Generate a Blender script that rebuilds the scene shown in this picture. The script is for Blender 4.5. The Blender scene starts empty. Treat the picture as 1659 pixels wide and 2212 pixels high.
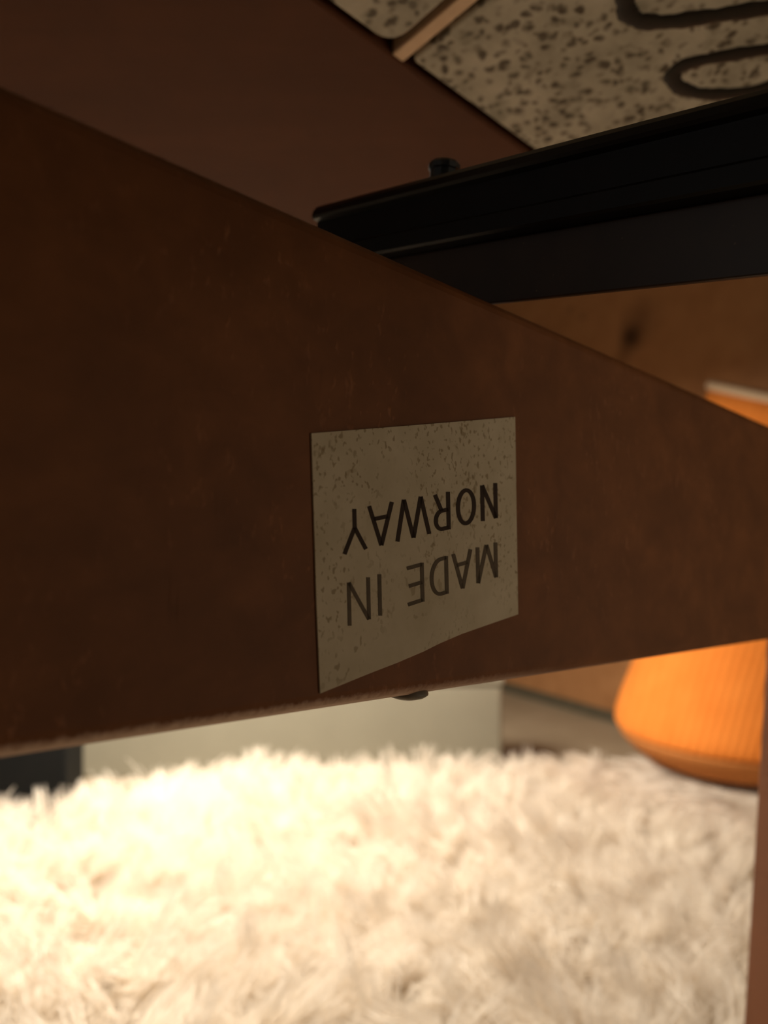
import bpy, bmesh, math, random
import numpy as np
from mathutils import Vector, Matrix

random.seed(7)
SC = bpy.context.scene
COL = SC.collection
V = Vector

# ------------------------------------------------------------------ camera, world, lights, exposure
H = 0.36                                   # eye height above the floor (m)
F, CX, CY = 1790.0, 829.5, 1106.0          # focal length and centre of a 1659 x 2212 frame
EYE = V((0, 0, H))

cam = bpy.data.cameras.new('camera')
cam.sensor_fit = 'VERTICAL'
cam.sensor_height = 36.0
cam.lens = F / 2212 * 36.0
cam.clip_start = 0.005
cam.dof.use_dof = True
cam.dof.focus_distance = 0.137
cam.dof.aperture_fstop = 15.5
camo = bpy.data.objects.new('camera', cam)
COL.objects.link(camo)
camo.location = EYE
camo.rotation_euler = (math.pi / 2, 0, 0)
SC.camera = camo

world = bpy.data.worlds.new('dim_room')
SC.world = world
world.use_nodes = True
bg = world.node_tree.nodes['Background']
bg.inputs[0].default_value = (1.0, 0.80, 0.58, 1)
bg.inputs[1].default_value = 0.035


def area(name, loc, target, size, power, color, shape='DISK'):
    l = bpy.data.lights.new(name, 'AREA')
    l.shape = shape
    l.size = size
    l.energy = power
    l.color = color
    o = bpy.data.objects.new(name, l)
    COL.objects.link(o)
    o.location = loc
    o.rotation_euler = (V(target) - V(loc)).to_track_quat('-Z', 'Y').to_euler()
    return o


area('reading_lamp_light', (-0.22, 0.80, 0.57), (-0.20, 0.78, 0.0), 0.32, 11.4, (1.0, 0.88, 0.71))
area('rail_fill_light', (0.78, -0.02, 0.27), (0.10, 0.20, 0.36), 0.35, 1.12, (1.0, 0.86, 0.66))  # unseen fill added at the right to brighten the rail and sticker
area('bar_sheen_light', (-1.6, -0.75, 0.55), (0.0, 0.1, 0.40), 0.6, 0.8, (1.0, 0.97, 0.92))  # unseen light added behind left to put sheen on the bar web

SC.cycles.diffuse_bounces = 8
SC.cycles.max_bounces = 16
SC.view_settings.view_transform = 'Standard'
SC.view_settings.look = 'None'
SC.view_settings.gamma = 1.0
SC.view_settings.use_curve_mapping = False
SC.view_settings.exposure = 0.0


# ------------------------------------------------------------------ helpers
def ray(px, py):
    return V(((px - CX) / F, 1.0, -(py - CY) / F))


def on_plane(px, py, p0, n):
    d = ray(px, py)
    return EYE + d * ((p0 - EYE).dot(n) / d.dot(n))


def link(name, bm, mat, parent=None, base=None, smooth=False):
    """one mesh object; verts are in world space, base is the thing's origin"""
    me = bpy.data.meshes.new(name)
    b = base if base is not None else (parent_base(parent) if parent else V((0, 0, 0)))
    bmesh.ops.translate(bm, verts=bm.verts, vec=-b)
    bmesh.ops.recalc_face_normals(bm, faces=bm.faces)
    bm.to_mesh(me)
    bm.free()
    if smooth:
        for p in me.polygons:
            p.use_smooth = True
    me.materials.append(mat)
    o = bpy.data.objects.new(name, me)
    COL.objects.link(o)
    if parent:
        o.parent = parent
    else:
        o.location = b
    return o


def parent_base(o):
    while o.parent:
        o = o.parent
    return V(o.location)


def thing(name, label, cat, loc, group=None):
    o = bpy.data.objects.new(name, None)
    o.empty_display_size = 0.05
    COL.objects.link(o)
    o.location = loc
    o['label'] = label
    o['category'] = cat
    if group:
        o['group'] = group
    return o


def structure(o):
    o['kind'] = 'structure'
    return o


def prism(poly, ext, bevel=0.0, seg=2):
    """closed polygon (list of Vector) pushed along ext"""
    bm = bmesh.new()
    a = [bm.verts.new(p) for p in poly]
    b = [bm.verts.new(p + ext) for p in poly]
    n = len(poly)
    bm.faces.new(a)
    bm.faces.new(list(reversed(b)))
    for i in range(n):
        bm.faces.new((a[i], b[i], b[(i + 1) % n], a[(i + 1) % n]))
    bmesh.ops.recalc_face_normals(bm, faces=bm.faces)
    if bevel > 0:
        bmesh.ops.bevel(bm, geom=list(bm.edges), offset=bevel, segments=seg, affect='EDGES', profile=0.5)
    return bm


def box(lo, hi, bevel=0.0, seg=2):
    lo, hi = V(lo), V(hi)
    poly = [V((lo.x, lo.y, lo.z)), V((hi.x, lo.y, lo.z)), V((hi.x, hi.y, lo.z)), V((lo.x, hi.y, lo.z))]
    return prism(poly, V((0, 0, hi.z - lo.z)), bevel, seg)


def taper(p0, p1, w0, w1, ax, bevel=0.004, seg=3):
    """tapered square bar from p0 to p1"""
    d = (p1 - p0).normalized()
    u = (ax - d * ax.dot(d)).normalized()
    v = d.cross(u)
    bm = bmesh.new()
    r = []
    for p, w in ((p0, w0), (p1, w1)):
        r.append([bm.verts.new(p + (u * a + v * b) * w / 2) for a, b in ((-1, -1), (1, -1), (1, 1), (-1, 1))])
    bm.faces.new(r[0])
    bm.faces.new(list(reversed(r[1])))
    for i in range(4):
        bm.faces.new((r[0][i], r[1][i], r[1][(i + 1) % 4], r[0][(i + 1) % 4]))
    bmesh.ops.recalc_face_normals(bm, faces=bm.faces)
    bmesh.ops.bevel(bm, geom=list(bm.edges), offset=bevel, segments=seg, affect='EDGES', profile=0.5)
    return bm


def lathe(profile, centre, axis, n=24):
    """profile of (radius, height) about axis through centre"""
    axis = axis.normalized()
    u = axis.orthogonal().normalized()
    v = axis.cross(u)
    bm = bmesh.new()
    rings = []
    for r, h in profile:
        rings.append([bm.verts.new(centre + axis * h + (u * math.cos(2 * math.pi * i / n) + v * math.sin(2 * math.pi * i / n)) * max(r, 1e-5)) for i in range(n)])
    for a, b in zip(rings, rings[1:]):
        for i in range(n):
            bm.faces.new((a[i], a[(i + 1) % n], b[(i + 1) % n], b[i]))
    bm.faces.new(rings[0])
    bm.faces.new(list(reversed(rings[-1])))
    return bm


# ------------------------------------------------------------------ materials
class Mat:
    def __init__(self, name, rough=0.5, spec=0.4):
        self.m = bpy.data.materials.new(name)
        self.m.use_nodes = True
        self.t = self.m.node_tree
        self.b = self.t.nodes['Principled BSDF']
        self.b.inputs['Roughness'].default_value = rough
        self.b.inputs['Specular IOR Level'].default_value = spec
        self._c = None

    def n(self, kind, **kw):
        nd = self.t.nodes.new(kind)
        for k, v in kw.items():
            if k in nd.inputs:
                nd.inputs[k].default_value = v
            else:
                setattr(nd, k, v)
        return nd

    def l(self, a, b):
        self.t.links.new(a, b)

    def coords(self, scale=(1, 1, 1), rot=(0, 0, 0), loc=(0, 0, 0)):
        tc = self.n('ShaderNodeTexCoord')
        mp = self.n('ShaderNodeMapping')
        mp.inputs['Scale'].default_value = scale
        mp.inputs['Rotation'].default_value = rot
        mp.inputs['Location'].default_value = loc
        self.l(tc.outputs['Object'], mp.inputs['Vector'])
        return mp.outputs['Vector']

    def noise(self, vec, scale, detail=3, rough=0.5, dist=0.0):
        nd = self.n('ShaderNodeTexNoise')
        nd.inputs['Scale'].default_value = scale
        nd.inputs['Detail'].default_value = detail
        nd.inputs['Roughness'].default_value = rough
        nd.inputs['Distortion'].default_value = dist
        self.l(vec, nd.inputs['Vector'])
        return nd.outputs['Fac']

    def ramp(self, fac, stops):
        nd = self.n('ShaderNodeValToRGB')
        el = nd.color_ramp.elements
        while len(el) > 1:
            el.remove(el[-1])
        el[0].position, el[0].color = stops[0][0], col4(stops[0][1])
        for p, c in stops[1:]:
            e = el.new(p)
            e.color = col4(c)
        self.l(fac, nd.inputs['Fac'])
        return nd.outputs['Color']

    def mix(self, fac, a, b, mode='MIX'):
        nd = self.n('ShaderNodeMix', data_type='RGBA', blend_type=mode)
        for src, i in ((fac, 0), (a, 6), (b, 7)):
            if hasattr(src, 'links'):
                self.l(src, nd.inputs[i])
            elif i == 0:
                nd.inputs[0].default_value = src
            else:
                nd.inputs[i].default_value = col4(src)
        return nd.outputs[2]

    def math(self, op, a, b=0.0):
        nd = self.n('ShaderNodeMath', operation=op)
        for src, i in ((a, 0), (b, 1)):
            if hasattr(src, 'links'):
                self.l(src, nd.inputs[i])
            else:
                nd.inputs[i].default_value = src
        return nd.outputs[0]

    def color(self, c):
        if hasattr(c, 'links'):
            self.l(c, self.b.inputs['Base Color'])
        else:
            self.b.inputs['Base Color'].default_value = col4(c)

    def bump(self, h, strength=0.3, dist=0.001):
        nd = self.n('ShaderNodeBump')
        nd.inputs['Strength'].default_value = strength
        nd.inputs['Distance'].default_value = dist
        self.l(h, nd.inputs['Height'])
        self.l(nd.outputs['Normal'], self.b.inputs['Normal'])


def col4(c):
    if hasattr(c, '__len__'):
        return tuple(c)[:3] + (1.0,)
    return (c, c, c, 1.0)


# rail frame of reference (the chair's side rail runs away to the right)
RN = V((0.745, -0.667, 0)).normalized()          # face normal, towards the eye
RP = EYE + ray(680, CY) * 0.12                   # a point of the face
RE = V((1599, 1790, -156)).normalized()          # along the rail, away
RU = RE.cross(RN).normalized()
if RU.z < 0:
    RU = -RU
RAIL_YAW = math.atan2(RE.y, RE.x)


def wood(name, dark, light, rough=0.5, spec=0.35, grain=90, yaw=0.0, mott=0.5, stretch=14, scuff=False, edge_glint=None):
    M = Mat(name, rough, spec)
    al = M.coords(scale=(1, stretch, stretch), rot=(0, 0, -yaw))
    g = M.noise(al, grain / 10, 5, 0.6, 0.3)
    c = M.ramp(g, [(0.3, dark), (0.7, light)])
    iso = M.coords(rot=(0, 0, -yaw))
    m = M.noise(iso, 45, 3, 0.55, 0.5)
    c = M.mix(M.math('MULTIPLY', M.ramp(m, [(0.35, 1), (0.7, 0)]), mott), c, [x * 0.62 for x in dark])
    if scuff:
        # little upright pores, glue runs and dents
        up = M.coords(scale=(1.4, 1.4, 0.75))
        f = M.noise(up, 420, 2, 0.6)
        reg = M.noise(iso, 26, 2, 0.5)
        mask = M.math('MULTIPLY', M.ramp(f, [(0.60, 0), (0.74, 1)]), M.ramp(reg, [(0.45, 0), (0.62, 1)]))
        c = M.mix(M.math('MULTIPLY', mask, 0.26), c, [min(1, x * 2.0 + 0.05) for x in light])
        f2 = M.noise(M.coords(scale=(1.5, 1.5, 0.4), loc=(0.37, 0.2, 0.1)), 300, 2, 0.6)
        reg2 = M.noise(M.coords(loc=(0.5, 0.3, 0.2)), 30, 2, 0.5)
        mask2 = M.math('MULTIPLY', M.ramp(f2, [(0.62, 0), (0.74, 1)]), M.ramp(reg2, [(0.5, 0), (0.65, 1)]))
        c = M.mix(M.math('MULTIPLY', mask2, 0.22), c, [x * 0.4 for x in dark])
        h = M.math('ADD', M.math('MULTIPLY', mask, 1.0), M.math('MULTIPLY', mask2, -0.8))
        h = M.math('ADD', h, M.math('MULTIPLY', m, 0.6))
        M.bump(h, 0.2, 0.0004)
    else:
        M.bump(g, 0.15, 0.0005)
    if edge_glint:
        # rug highlight painted as a pale ragged band on the lower arris: edge_glint = (height axis, height of the edge, run axis, run where it ends)
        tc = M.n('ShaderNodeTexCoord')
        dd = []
        for ax in (edge_glint[0], edge_glint[2]):
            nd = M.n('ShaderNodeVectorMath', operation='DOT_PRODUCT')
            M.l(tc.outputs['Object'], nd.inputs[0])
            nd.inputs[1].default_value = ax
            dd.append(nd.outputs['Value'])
        hgt = M.math('MULTIPLY', M.math('SUBTRACT', dd[0], edge_glint[1]), 250.0)
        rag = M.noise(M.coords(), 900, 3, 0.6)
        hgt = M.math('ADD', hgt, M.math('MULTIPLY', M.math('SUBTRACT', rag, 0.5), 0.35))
        run = M.math('MULTIPLY', M.math('SUBTRACT', edge_glint[3], dd[1]), 14.0)
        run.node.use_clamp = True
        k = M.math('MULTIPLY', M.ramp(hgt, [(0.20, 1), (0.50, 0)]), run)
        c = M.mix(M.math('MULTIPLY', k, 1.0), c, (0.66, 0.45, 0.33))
    M.color(c)
    return M.m


MAT_LEG = wood('brown_leg_wood', (0.11, 0.032, 0.009), (0.15, 0.045, 0.013), 0.55, 0.2, 60, 0, 0.2, 4)
MAT_BORDER = wood('reddish_brown_border_wood', (0.078, 0.025, 0.0085), (0.096, 0.031, 0.0105), 0.6, 0.15, 60, 0.72, 0.25, 10)
MAT_PINE_PLAIN = wood('pine_plain', (0.42, 0.20, 0.08), (0.52, 0.27, 0.12), 0.5, 0.3, 30, -1.0, 0.2, 8)


def metal_black():
    M = Mat('black_painted_metal', 0.38, 0.3)
    n = M.noise(M.coords(), 160, 3)
    M.color(M.ramp(n, [(0.3, (0.004, 0.004, 0.004)), (0.7, (0.008, 0.007, 0.007))]))
    M.bump(n, 0.05, 0.0003)
    return M.m


def web_dark():
    M = Mat('dark_brown_lacquer', 0.35, 0.5)
    n = M.noise(M.coords(), 120, 4)
    c = M.ramp(n, [(0.3, (0.036, 0.022, 0.015)), (0.7, (0.048, 0.030, 0.020))])
    sp = M.noise(M.coords(loc=(0.3, 0.1, 0)), 700, 1)
    c = M.mix(M.ramp(sp, [(0.76, 0), (0.8, 1)]), c, (0.12, 0.08, 0.05))
    M.color(c)
    return M.m


def bolt_metal():
    M = Mat('blackened_bolt', 0.45, 0.5)
    n = M.noise(M.coords(), 900, 2)
    M.color(M.ramp(n, [(0.35, (0.006, 0.006, 0.006)), (0.75, (0.03, 0.028, 0.026))]))
    M.bump(n, 0.2, 0.0002)
    return M.m


def paper():
    M = Mat('aged_cream_paper', 0.75, 0.15)
    iso = M.coords()
    m = M.noise(iso, 120, 4, 0.6)
    c = M.ramp(m, [(0.3, (0.53, 0.44, 0.30)), (0.7, (0.63, 0.53, 0.38))])
    for sc, lo, loc, amt, rl in ((1250, 0.60, (0, 0, 0), 0.55, 0.40), (760, 0.62, (0.3, 0.2, 0.5), 0.5, 0.45)):
        f = M.noise(M.coords(scale=(1, 1, 0.8), loc=loc), sc, 1, 0.5)
        reg = M.noise(M.coords(loc=(loc[0] + 0.1, 0.4, 0.2)), 55, 2, 0.5)
        mk = M.math('MULTIPLY', M.ramp(f, [(lo, 0), (lo + 0.07, 1)]), M.ramp(reg, [(rl, 0), (rl + 0.15, 1)]))
        c = M.mix(M.math('MULTIPLY', mk, amt), c, (0.20, 0.125, 0.045))
    M.color(c)
    M.bump(m, 0.1, 0.0002)
    return M.m


def ink(name, c):
    M = Mat(name, 0.7, 0.2)
    n = M.noise(M.coords(), 700, 2)
    M.color(M.ramp(n, [(0.3, [x * 0.85 for x in c]), (0.7, [x * 1.15 for x in c])]))
    return M.m


def tile_glaze():
    M = Mat('speckled_stone_glaze', 0.55, 0.35)
    iso = M.coords()
    m = M.noise(iso, 60, 4, 0.6)
    c = M.ramp(m, [(0.3, (0.27, 0.24, 0.18)), (0.5, (0.38, 0.34, 0.26)), (0.72, (0.48, 0.43, 0.34))])
    wn = M.n('ShaderNodeTexNoise')
    wn.inputs['Scale'].default_value = 130
    M.l(iso, wn.inputs['Vector'])
    add = M.n('ShaderNodeVectorMath', operation='MULTIPLY_ADD')
    M.l(wn.outputs['Color'], add.inputs[0])
    add.inputs[1].default_value = (0.005, 0.005, 0.005)
    M.l(iso, add.inputs[2])
    for sc, r0, r1, loc, a in ((225, 0.22, 0.42, (0, 0, 0), 0.92), (290, 0.20, 0.40, (0.13, 0.07, 0.02), 0.8)):
        ad2 = M.n('ShaderNodeVectorMath', operation='ADD')
        M.l(add.outputs[0], ad2.inputs[0])
        ad2.inputs[1].default_value = loc
        vo = M.n('ShaderNodeTexVoronoi')
        vo.inputs['Scale'].default_value = sc
        M.l(ad2.outputs[0], vo.inputs['Vector'])
        reg = M.noise(M.coords(loc=loc), 110, 1)
        sp = M.math('MULTIPLY', M.ramp(vo.outputs['Distance'], [(r0, 1), (r1, 0)]), M.ramp(reg, [(0.30, 0.2), (0.50, 1)]))
        c = M.mix(M.math('MULTIPLY', sp, a), c, (0.055, 0.036, 0.015))
    g = M.noise(M.coords(loc=(0.4, 0.1, 0)), 95, 2)
    c = M.mix(M.math('MULTIPLY', M.ramp(g, [(0.58, 0), (0.72, 1)]), 0.5), c, (0.13, 0.12, 0.075))
    M.color(c)
    M.bump(m, 0.2, 0.0006)
    return M.m


def plain(name, a, b, scale=60, rough=0.6, spec=0.3, bump=0.1, bd=0.0005):
    M = Mat(name, rough, spec)
    n = M.noise(M.coords(), scale, 4, 0.6)
    M.color(M.ramp(n, [(0.3, a), (0.7, b)]))
    M.bump(n, bump, bd)
    return M.m


def fabric():
    M = Mat('orange_woven_fabric', 0.9, 0.1)
    M.b.inputs['Sheen Weight'].default_value = 0.3
    M.b.inputs['Sheen Roughness'].default_value = 0.5
    M.b.inputs['Sheen Tint'].default_value = (1, 0.5, 0.15, 1)
    w = M.n('ShaderNodeTexWave', wave_type='BANDS', bands_direction='X')
    w.inputs['Scale'].default_value = 38
    w.inputs['Distortion'].default_value = 0.4
    M.l(M.coords(rot=(0.3, -0.35, 0.1)), w.inputs['Vector'])
    n = M.noise(M.coords(), 40, 3)
    c = M.ramp(n, [(0.3, (0.80, 0.235, 0.040)), (0.7, (0.86, 0.27, 0.050))])
    c = M.mix(M.math('MULTIPLY', w.outputs['Fac'], 0.22), c, (0.62, 0.15, 0.015))
    M.color(c)
    M.bump(w.outputs['Fac'], 0.4, 0.002)
    return M.m


# ------------------------------------------------------------------ the setting
floor = structure(link('floor', box((-2.2, -1.2, -0.04), (1.6, 2.7, 0.0)),
                       plain('grey_beige_floor', (0.36, 0.29, 0.20), (0.43, 0.35, 0.25), 14, 0.5, 0.3), base=V((0, 0.5, 0))))

WA = EYE + ray(1090, 1490) * (H * F / (1490 - CY))     # foot of the pine wall, seen at its far and near end
WB = EYE + ray(1335, 1560) * (H * F / (1560 - CY))
WD = (WB - WA)
WD.z = 0
WD.normalize()
WN = V((-WD.y, WD.x, 0))
if WN.dot(V((-WA.x, -WA.y, 0))) < 0:
    WN = -WN                                            # towards the room
WALL_YAW = math.atan2(WD.y, WD.x)


def pine():
    M = Mat('pine_panelling', 0.5, 0.3)
    al = M.coords(scale=(1, 9, 9), rot=(0, 0, -WALL_YAW))
    g = M.noise(al, 3.2, 4, 0.5, 0.4)
    c = M.ramp(g, [(0.3, (0.40, 0.185, 0.075)), (0.7, (0.50, 0.245, 0.105))])
    tc = M.n('ShaderNodeTexCoord')
    for (px, py, r, amt) in ((1362, 728, 0.034, 0.93), (1385, 690, 0.055, 0.4), (1345, 775, 0.03, 0.3), (1232, 668, 0.012, 0.35), (1258, 682, 0.012, 0.35)):
        p = on_plane(px, py, WA, WN) - WALL_BASE
        sub = M.n('ShaderNodeVectorMath', operation='DISTANCE')
        M.l(tc.outputs['Object'], sub.inputs[0])
        sub.inputs[1].default_value = p
        mk = M.ramp(M.math('DIVIDE', sub.outputs['Value'], r), [(0.15, 1), (0.55, 0.5), (1.0, 0)])
        c = M.mix(M.math('MULTIPLY', mk, amt), c, (0.045, 0.016, 0.006))
    M.color(c)
    M.bump(g, 0.1, 0.001)
    return M.m


WALL_BASE = WA.copy()
MAT_PINE = pine()
a, b = WA - WD * 0.9, WA + WD * 1.6
wall = structure(link('wall_right', prism([a, b, b - WN * 0.04, a - WN * 0.04], V((0, 0, 1.9))), MAT_PINE, base=WALL_BASE))
a2, b2 = a + WN * 0.004, b + WN * 0.004
structure(link('baseboard_right', prism([a + WN * 0.0002, b + WN * 0.0002, b + WN * 0.010, a + WN * 0.010], V((0, 0, 0.017)), 0.002, 2),
               plain('dark_grey_skirting', (0.10, 0.085, 0.055), (0.13, 0.11, 0.075)), base=WALL_BASE))
structure(link('wall_back', box((-2.2, 2.45, 0), (1.6, 2.5, 1.9)), plain('off_white_plaster', (0.50, 0.44, 0.34), (0.55, 0.49, 0.38), 20, 0.8, 0.1), base=V((0, 2.45, 0))))

# ------------------------------------------------------------------ the wooden chair frame with the sticker
RB = V((0.05, 0.05, 0.0))
chair = thing('wooden_chair', 'dark brown wooden chair frame with a cream country-of-origin sticker and a black metal crossbar', 'chair', (0.05, 0.05, 0))

T0 = on_plane(680, 472, RP, RN)
B0 = on_plane(680, 1541, RP, RN)
TOP = (T0 - RP).dot(RU)
BOT = (B0 - RP).dot(RU)
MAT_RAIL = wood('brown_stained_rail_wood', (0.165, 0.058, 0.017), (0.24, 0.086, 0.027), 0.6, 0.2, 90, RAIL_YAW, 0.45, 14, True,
                edge_glint=(RU, (RP + RU * BOT - V((0.05, 0.05, 0))).dot(RU), RE, (RP - V((0.05, 0.05, 0))).dot(RE) + 0.075))
S_NEAR, S_FAR = -0.42, 0.285
RT = 0.022


def rail_pt(s, t, d=0.0):
    return RP + RE * s + RU * t - RN * d


rail_bm = prism([rail_pt(S_NEAR, BOT), rail_pt(S_NEAR, TOP), rail_pt(S_NEAR, TOP, RT), rail_pt(S_NEAR, BOT, RT)], RE * (S_FAR - S_NEAR), 0.0026, 4)
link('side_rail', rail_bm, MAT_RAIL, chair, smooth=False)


def chair_leg(ptop, pbot, w0, w1):
    return link('leg', taper(ptop, pbot, w0, w1, V((1, 0, 0)), 0.004), MAT_LEG, chair)


# right-hand front leg: its left edge enters the frame at the lower right
chair_leg(V((0.1735, 0.318, 0.392)), V((0.1460, 0.318, 0.001)), 0.031, 0.026)
nl = rail_pt(S_NEAR - 0.012, (TOP + BOT) / 2, RT / 2)
chair_leg(V((nl.x, nl.y, nl.z + 0.035)), V((nl.x - 0.02, nl.y - 0.02, 0.001)), 0.032, 0.026)

# black metal bar lying across the rail
BD = V((-1718, 1790, 245)).normalized()
BF = V((-0.7215, -0.692, 0)).normalized()               # its front side
BQ = EYE + ray(1100, 655) * 0.158                       # where its lower edge meets the rail
UPB = BD.cross(BF).normalized()
if UPB.z < 0:
    UPB = -UPB
BL0, BL1 = 0.066, -0.50


def bar_pt(s, z, l):
    return BQ + BF * s + UPB * z + BD * l


def bar(profile, l0, l1, bev=0.0):
    return prism([bar_pt(s, z, l0) for s, z in profile], BD * (l1 - l0), bev, 2)


HB = 0.0272
link('bar_rail', bar([(0.0038, 0.0125), (0.0042, 0.0130), (0.0042, 0.0160), (0.0036, 0.0166), (0.0022, 0.0168), (0.0022, 0.0232), (0.0036, 0.0236),
                      (0.0040, 0.0242), (0.0036, 0.0256), (0.0026, 0.0267), (0.0012, HB), (-0.0120, HB), (-0.0120, 0.0125)], BL0 - 0.0085, BL1), metal_black(), chair)
link('bar_web', bar([(0.0, 0.0003), (0.0, 0.0125), (-0.0014, 0.0125), (-0.0014, 0.0003)], BL0 - 0.012, BL1, 0.0003), web_dark(), chair)
# bolt standing on the bar
bq = None
for l in np.linspace(-0.05, 0.07, 400):
    p = bar_pt(-0.004, HB, l)
    px = CX + F * p.x / p.y
    if abs(px - 956) < 2:
        bq = p
        break
BOLT = bolt_metal()
bolt = link('bolt', lathe([(0.0030, -0.001), (0.0030, 0.0030), (0.0034, 0.0032), (0.0034, 0.0042), (0.0029, 0.0048), (0.0016, 0.0050)], bq, UPB, 12), BOLT, chair)

# second rail of the chair, carrying the other end of the bar
far = bar_pt(-0.006, 0, BL1 + 0.02)
q = [far - UPB * 0.0003 + RE * (-0.22) - UPB * 0.06, far - UPB * 0.0003 + RE * (-0.22), far - UPB * 0.0003 + RE * (-0.22) - RN * RT, far - UPB * 0.0003 + RE * (-0.22) - UPB * 0.06 - RN * RT]
q = [p + V((0, 0, 0)) for p in q]
RE2 = V((RE.x, RE.y, 0)).normalized()
c0 = far - RE2 * 0.24
z1 = far.z - 0.001
quad = [V((c0.x, c0.y, z1 - 0.07)), V((c0.x, c0.y, z1)), V((c0.x, c0.y, z1)) + RN * RT, V((c0.x, c0.y, z1 - 0.07)) + RN * RT]
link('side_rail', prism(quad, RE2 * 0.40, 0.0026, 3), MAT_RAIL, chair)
for s in (-0.005, 0.405):
    p = c0 + RE2 * s + RN * RT / 2
    chair_leg(V((p.x, p.y, z1 - 0.005)), V((p.x, p.y - 0.01, 0.001)), 0.032, 0.026)

# small round cap under the rail
cap_c = min((rail_pt(q_, BOT, 0.0042) for q_ in np.linspace(0, 0.1, 400)), key=lambda p: abs(CX + F * p.x / p.y - 878))
link('screw_cap', lathe([(0.0034, -0.0008), (0.0037, 0.0), (0.0037, 0.0003), (0.0030, 0.0008), (0.0016, 0.0012), (0.0003, 0.0013)], cap_c, -RU, 24),
     plain('dull_metal_cap', (0.16, 0.135, 0.10), (0.24, 0.20, 0.15), 500, 0.5), chair, smooth=True)

# sticker
st_px = [(673, 936), (893, 918.5), (1113, 900.5), (1116, 1115), (1119.5, 1327), (1083, 1339.5), (997.6, 1369.5), (950, 1390), (915, 1407.5), (860, 1431), (798, 1455), (692, 1498), (684, 1303)]
SO = RP + RN * 0.0003
sticker = link('sticker', prism([on_plane(x, y, SO, RN) for x, y in st_px], -RN * 0.00025), paper(), chair)
sticker['label'] = 'cream paper sticker printed MADE IN NORWAY upside down in black capitals'

# lettering: every letter drawn as strokes, x 0..1 in reading direction, y 0 at the foot of the letter
ARC = lambda cx, cy, rx, ry, a0, a1, n=14: [(cx + rx * math.cos(math.radians(a0 + (a1 - a0) * i / n)), cy + ry * math.sin(math.radians(a0 + (a1 - a0) * i / n))) for i in range(n + 1)]
GL = {
    'N': [[(0.10, 0), (0.10, 1)], [(0.10, 1), (0.90, 0)], [(0.90, 0), (0.90, 1)]],
    'O': [ARC(0.5, 0.5, 0.41, 0.45, 0, 360, 36)],
    'R': [[(0.12, 0), (0.12, 1)], [(0.12, 0.95)] + ARC(0.50, 0.71, 0.38, 0.24, 90, -90) + [(0.12, 0.47)], [(0.52, 0.47), (0.90, 0)]],
    'W': [[(0.05, 1), (0.27, 0)], [(0.27, 0), (0.50, 1)], [(0.50, 1), (0.75, 0)], [(0.75, 0), (0.96, 1)]],
    'A': [[(0.06, 0), (0.5, 1)], [(0.5, 1), (0.94, 0)], [(0.22, 0.33), (0.78, 0.33)]],
    'Y': [[(0.07, 1), (0.5, 0.44)], [(0.5, 0.44), (0.93, 1)], [(0.5, 0.47), (0.5, 0)]],
    'M': [[(0.08, 0), (0.08, 1)], [(0.08, 1), (0.50, 0)], [(0.50, 0), (0.92, 1)], [(0.92, 1), (0.92, 0)]],
    'D': [[(0.11, 0), (0.11, 1)], [(0.11, 0.955), (0.40, 0.955)] + ARC(0.40, 0.5, 0.49, 0.455, 90, -90, 20) + [(0.11, 0.045)]],
    'E': [[(0.12, 0), (0.12, 1)], [(0.12, 0.955), (0.98, 0.955)], [(0.12, 0.50), (0.90, 0.50)], [(0.12, 0.045), (1.0, 0.045)]],
    'I': [[(0.5, 0), (0.5, 1)]],
}
GL['R'][2] = [(0.55, 0.47), (0.90, 0.25), (0.90, 0)]
GL['R'][2] = [(0.52, 0.48), (0.90, 0.02)]


def word(letters, base, top, sw, mat, label):
    """letters: (glyph, x_start, x_end) in the enlarged crop; base/top: (x, y, slope) lines there"""
    bm = bmesh.new()
    P = RP + RN * 0.00036

    def to_px(lx, ly, x0, x1):
        x = x0 + (x1 - x0) * lx
        yb = base[1] + (base[0] - x) * base[2]
        yt = top[1] + (top[0] - x) * top[2]
        y = yb + (yt - yb) * ly
        return V((x + 0.022 * (y - yb), y))

    for g, x0, x1 in letters:
        for stroke in GL[g]:
            pts = [to_px(x, y, x0, x1) for x, y in stroke]
            n = len(pts)
            closed = (pts[0] - pts[-1]).length < 1
            L, R = [], []
            for i in range(n):
                pa = pts[i - 1] if i > 0 else (pts[-2] if closed else pts[0])
                pb = pts[i + 1] if i < n - 1 else (pts[1] if closed else pts[-1])
                t = (pb - pa).normalized()
                nn = V((-t.y, t.x)) * sw / 2
                L.append(pts[i] + nn)
                R.append(pts[i] - nn)
            vs = []
            for l_, r_ in zip(L, R):
                vs.append([bm.verts.new(on_plane(640 + w.x * 0.3165, 860 + w.y * 0.3165, P, RN)) for w in (l_, r_)])
            for u, w in zip(vs, vs[1:]):
                bm.faces.new((u[0], u[1], w[1], w[0]))
    o = link('lettering', bm, mat, sticker)
    o['label'] = label
    return o


word([('N', 1370, 1258), ('O', 1224, 1090), ('R', 1050, 936), ('W', 915, 676), ('A', 664, 488), ('Y', 482, 312)],
     (1357, 580, 0.1834), (1355, 820, 0.238), 27, ink('black_ink', (0.035, 0.018, 0.010)), 'black printed word NORWAY')
word([('M', 1372, 1226), ('A', 1198, 1064), ('D', 1038, 908), ('E', 872, 756), ('I', 583, 553), ('N', 508, 343)],
     (1362, 985, 0.2737), (1357, 1225, 0.3296), 25, ink('faded_black_ink', (0.11, 0.08, 0.05)), 'faded black printed words MADE IN')

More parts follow.
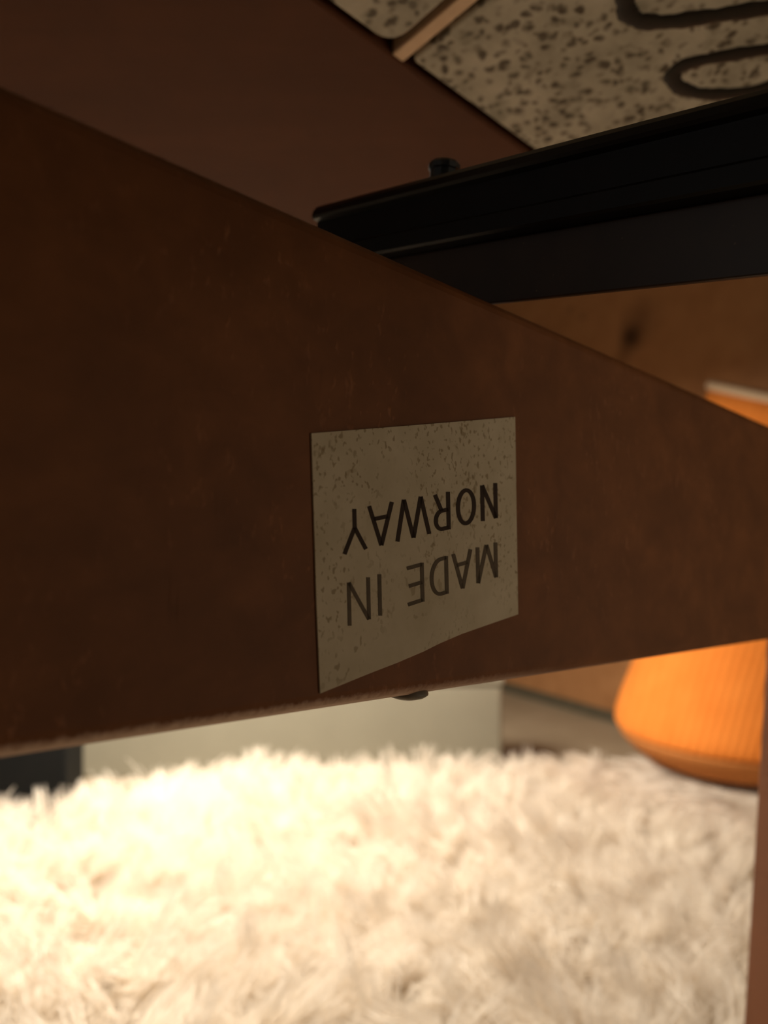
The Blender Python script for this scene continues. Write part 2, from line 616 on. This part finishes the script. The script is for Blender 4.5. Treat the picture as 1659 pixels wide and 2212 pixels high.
# ------------------------------------------------------------------ tile-topped table beyond the rail, its tiled face turned down to the eye
TN = V((0, -454, -1790)).normalized()                   # face normal
TP = EYE + V((0, 0, 340 / 1790))                        # plane 454 Y + 1790 Z = 340
table = thing('tile_top_table', 'tipped table with speckled grey ceramic tiles set in a reddish brown wooden border', 'table', (0.0, 0.1, 0))


def tp(px, py, d=0.0):
    return on_plane(px, py, TP, TN) - TN * d


tO = tp(680, 0)
tE = (tp(1140, 330) - tO).normalized()
tG = tE.cross(TN).normalized()
if tG.y < 0:
    tG = -tG                                            # from the tiles out over the wooden border


def tq(e, g, d=0.0):
    return tO + tE * e + tG * g - TN * d


E0, E1, G0, G1 = -0.27, 0.140, -0.33, 0.105
MAT_TILE = tile_glaze()
# wooden borders: a broad board along the tiles, and one along the side
link('wooden_border', prism([tq(E0, 0.0), tq(E1, 0.0), tq(E1, G1), tq(E0, G1)], -TN * 0.02, 0.0008, 2), MAT_BORDER, table)
link('wooden_border', prism([tq(E1 - 0.02, G0), tq(E1, G0), tq(E1, -0.0005), tq(E1 - 0.02, -0.0005)], -TN * 0.02, 0.0008, 2), MAT_BORDER, table)
link('backing_board', prism([tq(E0, G0, 0.006), tq(E1 - 0.0205, G0, 0.006), tq(E1 - 0.0205, -0.0003, 0.006), tq(E0, -0.0003, 0.006)], -TN * 0.012),
     plain('dark_backing', (0.025, 0.015, 0.008), (0.04, 0.025, 0.014)), table)
# light jointing strip between two tiles
j = tp(866, 122)
je = (j - tO).dot(tE)
JW = 0.0021
link('joint_strip', prism([tq(je - JW, G0, 0.0002), tq(je + JW, G0, 0.0002), tq(je + JW, 0.0, 0.0002), tq(je - JW, 0.0, 0.0002)], -TN * 0.0058, 0.0003, 1),
     plain('pale_jointing', (0.60, 0.41, 0.26), (0.70, 0.49, 0.32), 200), table)


def tile(e0, e1, g0, g1, r, gap=0.0024):
    e0 += gap
    e1 -= gap
    g1 -= gap
    poly = []
    for (ce, cg, a) in ((e1 - r, g1 - r, 0), (e0 + r, g1 - r, 90), (e0 + r, g0 + r, 180), (e1 - r, g0 + r, 270)):
        for k in range(6):
            t = math.radians(a + 90 * k / 5)
            poly.append(tq(ce + r * math.cos(t), cg + r * math.sin(t), 0.0))
    bm = prism(poly, -TN * 0.0058)
    ed = [e for e in bm.edges if all(abs((v.co - tO).dot(TN)) < 1e-6 for v in e.verts)]
    bmesh.ops.bevel(bm, geom=ed, offset=0.0011, segments=3, affect='EDGES', profile=0.5)
    return link('tile', bm, MAT_TILE, table)


TS = 0.15
main_tile = tile(je + JW - 0.0012, min(je + JW + TS, E1 - 0.0205), -TS, 0.0, 0.002)
tile(je - JW - TS, je - JW, -TS, 0.0, 0.006, 0.0022)
tile(je - JW - TS, je - JW, -2 * TS - 0.004, -TS - 0.003, 0.003)
tile(je + JW, min(je + JW + TS, E1 - 0.0205), -2 * TS - 0.004, -TS - 0.003, 0.003)

MOTIF = plain('dark_brown_glaze_line', (0.010, 0.006, 0.003), (0.016, 0.010, 0.005), 300, 0.5, 0.2)


def ridge(px_pts, w, closed=False):
    pts = [tp(x, y) for x, y in px_pts]
    # smooth (Catmull-Rom)
    sm = []
    n = len(pts)
    rng = range(n if closed else n - 1)
    for i in rng:
        p0 = pts[(i - 1) % n] if closed or i > 0 else pts[0]
        p1, p2 = pts[i], pts[(i + 1) % n]
        p3 = pts[(i + 2) % n] if closed or i < n - 2 else pts[-1]
        for k in range(5):
            t = k / 5
            sm.append(0.5 * ((2 * p1) + (-p0 + p2) * t + (2 * p0 - 5 * p1 + 4 * p2 - p3) * t * t + (-p0 + 3 * p1 - 3 * p2 + p3) * t ** 3))
    if not closed:
        sm.append(pts[-1])
    bm = bmesh.new()
    rows = []
    m = len(sm)
    prof = [(-0.5, -0.0003), (-0.42, 0.00025), (-0.2, 0.00045), (0.2, 0.00045), (0.42, 0.00025), (0.5, -0.0003)]
    for i in range(m):
        t = (sm[(i + 1) % m if closed else min(i + 1, m - 1)] - sm[(i - 1) % m if closed else max(i - 1, 0)]).normalized()
        sd = t.cross(TN)
        wv = w * (1 + 0.10 * math.sin(i * 0.7) + 0.06 * math.sin(i * 1.9))
        rows.append([bm.verts.new(sm[i] + sd * a * wv + TN * h) for a, h in prof])
    pairs = list(zip(rows, rows[1:])) + ([(rows[-1], rows[0])] if closed else [])
    for a_, b_ in pairs:
        for k in range(len(prof) - 1):
            bm.faces.new((a_[k], a_[k + 1], b_[k + 1], b_[k]))
    return link('line_motif', bm, MOTIF, main_tile, smooth=True)


ridge([(1420, -95), (1372, -60), (1354, -25), (1351, 5), (1356, 28), (1374, 42), (1404, 48), (1451, 46.5), (1516, 38), (1581, 28), (1659, 17), (1730, 6)], 0.0058)
ridge([(1735, 93), (1659, 106), (1603, 115), (1538, 125.5), (1484, 138.5), (1459, 153), (1453, 168), (1462, 184), (1485, 196), (1525, 203), (1581, 202), (1659, 190), (1735, 176)], 0.0053)

for (x, y) in ((-0.20, 0.10), (0.25, 0.06), (-0.02, -0.15)):
    top = on_plane(0, 0, TP, TN)
    z = H + (340 - 454 * y) / 1790
    link('leg', taper(V((x, y, z - 0.001)), V((x, y, 0.001)), 0.03, 0.024, V((1, 0, 0)), 0.003), MAT_LEG, table)

# ------------------------------------------------------------------ orange pouf
MAT_OR = fabric()
PX, PY = 0.436, 1.0
pouf = thing('pouf', 'bright orange woven fabric pouf, slumped to one side, with a pale rim', 'pouf', (PX, PY, 0.062))


def pouf_ring(z, r, n=56, dz=0.0):
    t = max(0.0, min(1.0, (z - 0.12) / 0.38))
    cx = PX + 0.078 * t
    sx, sy = -0.20 * t, 0.25 * t
    out = []
    for i in range(n):
        a = 2 * math.pi * i / n
        x, y = r * math.cos(a), r * math.sin(a)
        out.append(V((cx + x, PY + y, z + dz + sx * x + sy * y)))
    return out


def loft(rings, cap0=True, cap1=True):
    bm = bmesh.new()
    rs = [[bm.verts.new(p) for p in r] for r in rings]
    n = len(rs[0])
    for a_, b_ in zip(rs, rs[1:]):
        for i in range(n):
            bm.faces.new((a_[i], a_[(i + 1) % n], b_[(i + 1) % n], b_[i]))
    if cap0:
        bm.faces.new(rs[0])
    if cap1:
        bm.faces.new(list(reversed(rs[-1])))
    return bm


body = [(0.099, 0.1500), (0.104, 0.1520), (0.115, 0.1510), (0.135, 0.1475), (0.173, 0.1385), (0.24, 0.1330), (0.32, 0.1270), (0.40, 0.1200), (0.47, 0.1130), (0.484, 0.1115)]
link('body', loft([pouf_ring(z, r) for z, r in body]), MAT_OR, pouf, smooth=True)
base = [(0.063, 0.108), (0.066, 0.118), (0.074, 0.131), (0.086, 0.143), (0.094, 0.1480), (0.0988, 0.1490)]
link('underside', loft([pouf_ring(z, r) for z, r in base]), plain('tan_fabric', (0.50, 0.19, 0.055), (0.58, 0.23, 0.07), 200, 0.9, 0.1), pouf, smooth=True)
rimr = []
for k in range(9):
    t = math.pi * (k / 8) - math.pi / 2
    rimr.append(pouf_ring(0.489 + 0.0052 * math.sin(t), 0.1115 + 0.0035 * math.cos(t)))
link('rim', loft(rimr), plain('pale_piping', (0.56, 0.40, 0.26), (0.64, 0.46, 0.31), 200, 0.8, 0.1), pouf, smooth=True)

# ------------------------------------------------------------------ low grey box behind the rug
cab = thing('storage_box', 'low pale grey-green painted box lying behind the far edge of the rug', 'box', (-0.30, 1.15, 0))
MAT_CAB = plain('grey_green_paint', (0.25, 0.235, 0.185), (0.28, 0.265, 0.21), 12, 0.55, 0.3)
CR = EYE + ray(1085, CY) * 1.12
link('body', box((-0.78, 1.12, 0.0), (CR.x, 1.18, 0.125), 0.004, 2), MAT_CAB, cab)
link('lid', box((-0.784, 1.117, 0.1255), (CR.x + 0.003, 1.184, 0.137), 0.004, 2), MAT_CAB, cab)

# ------------------------------------------------------------------ black case at the left
case = thing('black_case', 'black round-cornered case standing behind the rug in front of the grey box', 'case', (-0.43, 0.932, 0))
MAT_CASE = plain('black_vinyl', (0.006, 0.007, 0.008), (0.010, 0.011, 0.012), 300, 0.6, 0.15)
xr = (182 - CX) / F * 0.96
poly = []
for (cx_, cz_, a) in ((xr - 0.03, 0.135, 0), (-0.52, 0.135, 90), (-0.52, 0.03, 180), (xr - 0.03, 0.03, 270)):
    for k in range(7):
        t = math.radians(a + 90 * k / 6)
        poly.append(V((cx_ + 0.03 * math.cos(t), 0.905, cz_ + 0.03 * math.sin(t))))
link('body', prism(poly, V((0, 0.055, 0)), 0.003, 2), MAT_CASE, case)
hm = bmesh.new()
hp = [V((-0.52 + 0.10 * (1 - math.cos(math.pi * i / 12)) * 0.5 + 0.0, 0.932, 0.160 + 0.030 * math.sin(math.pi * i / 12))) for i in range(13)]
rings = []
for i, p in enumerate(hp):
    t = (hp[min(i + 1, 12)] - hp[max(i - 1, 0)]).normalized()
    u = V((0, 1, 0))
    v = t.cross(u).normalized()
    rings.append([p + (u * math.cos(2 * math.pi * k / 10) + v * math.sin(2 * math.pi * k / 10)) * 0.006 for k in range(10)])
hm.free()
link('handle', loft(rings), MAT_CASE, case, smooth=True)

# ------------------------------------------------------------------ shaggy rug
rug = thing('shaggy_rug', 'cream white long-haired shaggy rug spread on the floor under the chair', 'rug', (0.0, 0.70, 0))
EX = np.array([-0.70, -0.46, -0.375, -0.30, -0.22, -0.155, -0.05, 0.10, 0.28, 0.42, 0.66])
EYV = np.array([0.70, 0.805, 0.835, 0.885, 0.905, 0.955, 0.935, 0.955, 1.01, 1.04, 0.98])
NEAR = 0.40


def far_edge(x):
    return np.interp(x, EX, EYV)


poly = [V((x, NEAR, 0.0005)) for x in (-0.70, 0.66)] + [V((x, float(far_edge(x)) - 0.012, 0.0005)) for x in EX[::-1]]
link('backing', prism(poly, V((0, 0, 0.010))), plain('woven_backing', (0.62, 0.52, 0.38), (0.70, 0.60, 0.45), 300, 0.9, 0.1), rug)

rs = np.random.default_rng(5)


def rug_pile(n):
    x = rs.uniform(-0.70, 0.66, n * 2)
    y = rs.uniform(NEAR, 1.06, n * 2)
    ok = y < far_edge(x) - 0.008
    x, y = x[ok][:n], y[ok][:n]
    n = len(x)
    # lock of hair each strand belongs to
    nl = 8000
    lx = rs.uniform(-0.70, 0.66, nl)
    ly = rs.uniform(NEAR, 1.06, nl)
    cell = 0.016
    from collections import defaultdict
    gd = defaultdict(list)
    for i in range(nl):
        gd[(int(lx[i] // cell), int(ly[i] // cell))].append(i)
    idx = np.zeros(n, int)
    for i in range(n):
        cx_, cy_ = int(x[i] // cell), int(y[i] // cell)
        best, bd = 0, 9
        for a_ in (-1, 0, 1):
            for b_ in (-1, 0, 1):
                for k in gd.get((cx_ + a_, cy_ + b_), ()):
                    d_ = (lx[k] - x[i]) ** 2 + (ly[k] - y[i]) ** 2
                    if d_ < bd:
                        bd, best = d_, k
        idx[i] = best
    # lean of each lock: a slow swirl over the rug plus its own whim
    ang = 2.2 * np.sin(lx * 7.0 + 1.3) + 1.7 * np.cos(ly * 9.0 + lx * 4.0) + rs.normal(0, 0.75, nl)
    lean = rs.uniform(0.35, 0.85, nl)
    length = rs.uniform(0.075, 0.094, nl)
    curl = rs.normal(0, 0.9, nl)
    m = 7
    t = np.linspace(0, 1, m)
    A = ang[idx] + rs.normal(0, 0.22, n)
    Ln = lean[idx] + rs.normal(0, 0.10, n)
    Lg = length[idx] * rs.uniform(0.82, 1.08, n)
    cu = curl[idx]
    P = np.zeros((n, m, 3))
    P[:, 0, 0], P[:, 0, 1], P[:, 0, 2] = x, y, 0.010
    seg = Lg / (m - 1)
    for k in range(1, m):
        tilt = np.clip(Ln * 1.9 * t[k] ** 0.8, 0, 1.75)
        az = A + cu * t[k] + 0.25 * np.sin(7 * t[k] + idx)
        P[:, k, 0] = P[:, k - 1, 0] + seg * np.sin(tilt) * np.cos(az)
        P[:, k, 1] = P[:, k - 1, 1] + seg * np.sin(tilt) * np.sin(az)
        P[:, k, 2] = np.maximum(0.012, P[:, k - 1, 2] + seg * np.cos(tilt))
    # strands of a lock draw together towards the tip
    tipc = np.zeros((nl, m, 3))
    cnt = np.bincount(idx, minlength=nl).clip(1)
    for k in range(m):
        for c_ in range(3):
            tipc[:, k, c_] = np.bincount(idx, weights=P[:, k, c_], minlength=nl) / cnt
    g = (0.42 * t ** 1.2)[None, :, None]
    P = P * (1 - g) + tipc[idx] * g
    # the pouf presses the pile flat
    d = np.hypot(P[:, :, 0] - PX, P[:, :, 1] - PY)
    inside = d < 0.26
    lim = np.where(d < 0.120, 0.058, 0.058 + (d - 0.120) * 0.14)
    P[:, :, 2] = np.where(inside, np.minimum(P[:, :, 2], lim), P[:, :, 2])
    # nothing grows into the cabinet or the case
    P[:, :, 1] = np.minimum(P[:, :, 1], np.where(P[:, :, 0] < -0.31, 0.900, 1.10))
    P[:, :, 1] = np.maximum(P[:, :, 1], 0.352)
    return P


P = rug_pile(120000)
n, m, _ = P.shape
cv = bpy.data.hair_curves.new('pile')
cv.add_curves([m] * n)
cv.points.foreach_set('position', (P - np.array([0.0, 0.70, 0.0])).reshape(-1).astype(np.float32))
rad = np.linspace(0.00070, 0.00026, m)[None, :] * rs.uniform(0.75, 1.25, n)[:, None]
ra = cv.attributes.get('radius') or cv.attributes.new('radius', 'FLOAT', 'POINT')
ra.data.foreach_set('value', rad.reshape(-1).astype(np.float32))


def hair():
    M = Mat('cream_wool', 0.8, 0.15)
    info = M.n('ShaderNodeHairInfo')
    c = M.ramp(info.outputs['Random'], [(0.0, (0.86, 0.80, 0.72)), (1.0, (0.93, 0.885, 0.82))])
    M.color(c)
    tr = M.n('ShaderNodeBsdfTranslucent')
    M.l(c, tr.inputs['Color'])
    mx = M.n('ShaderNodeMixShader')
    mx.inputs[0].default_value = 0.5
    M.l(M.b.outputs[0], mx.inputs[1])
    M.l(tr.outputs[0], mx.inputs[2])
    M.l(mx.outputs[0], M.t.nodes['Material Output'].inputs['Surface'])
    return M.m


cv.materials.append(hair())
pile = bpy.data.objects.new('pile', cv)
COL.objects.link(pile)
pile.parent = rug
pile['kind'] = 'stuff'
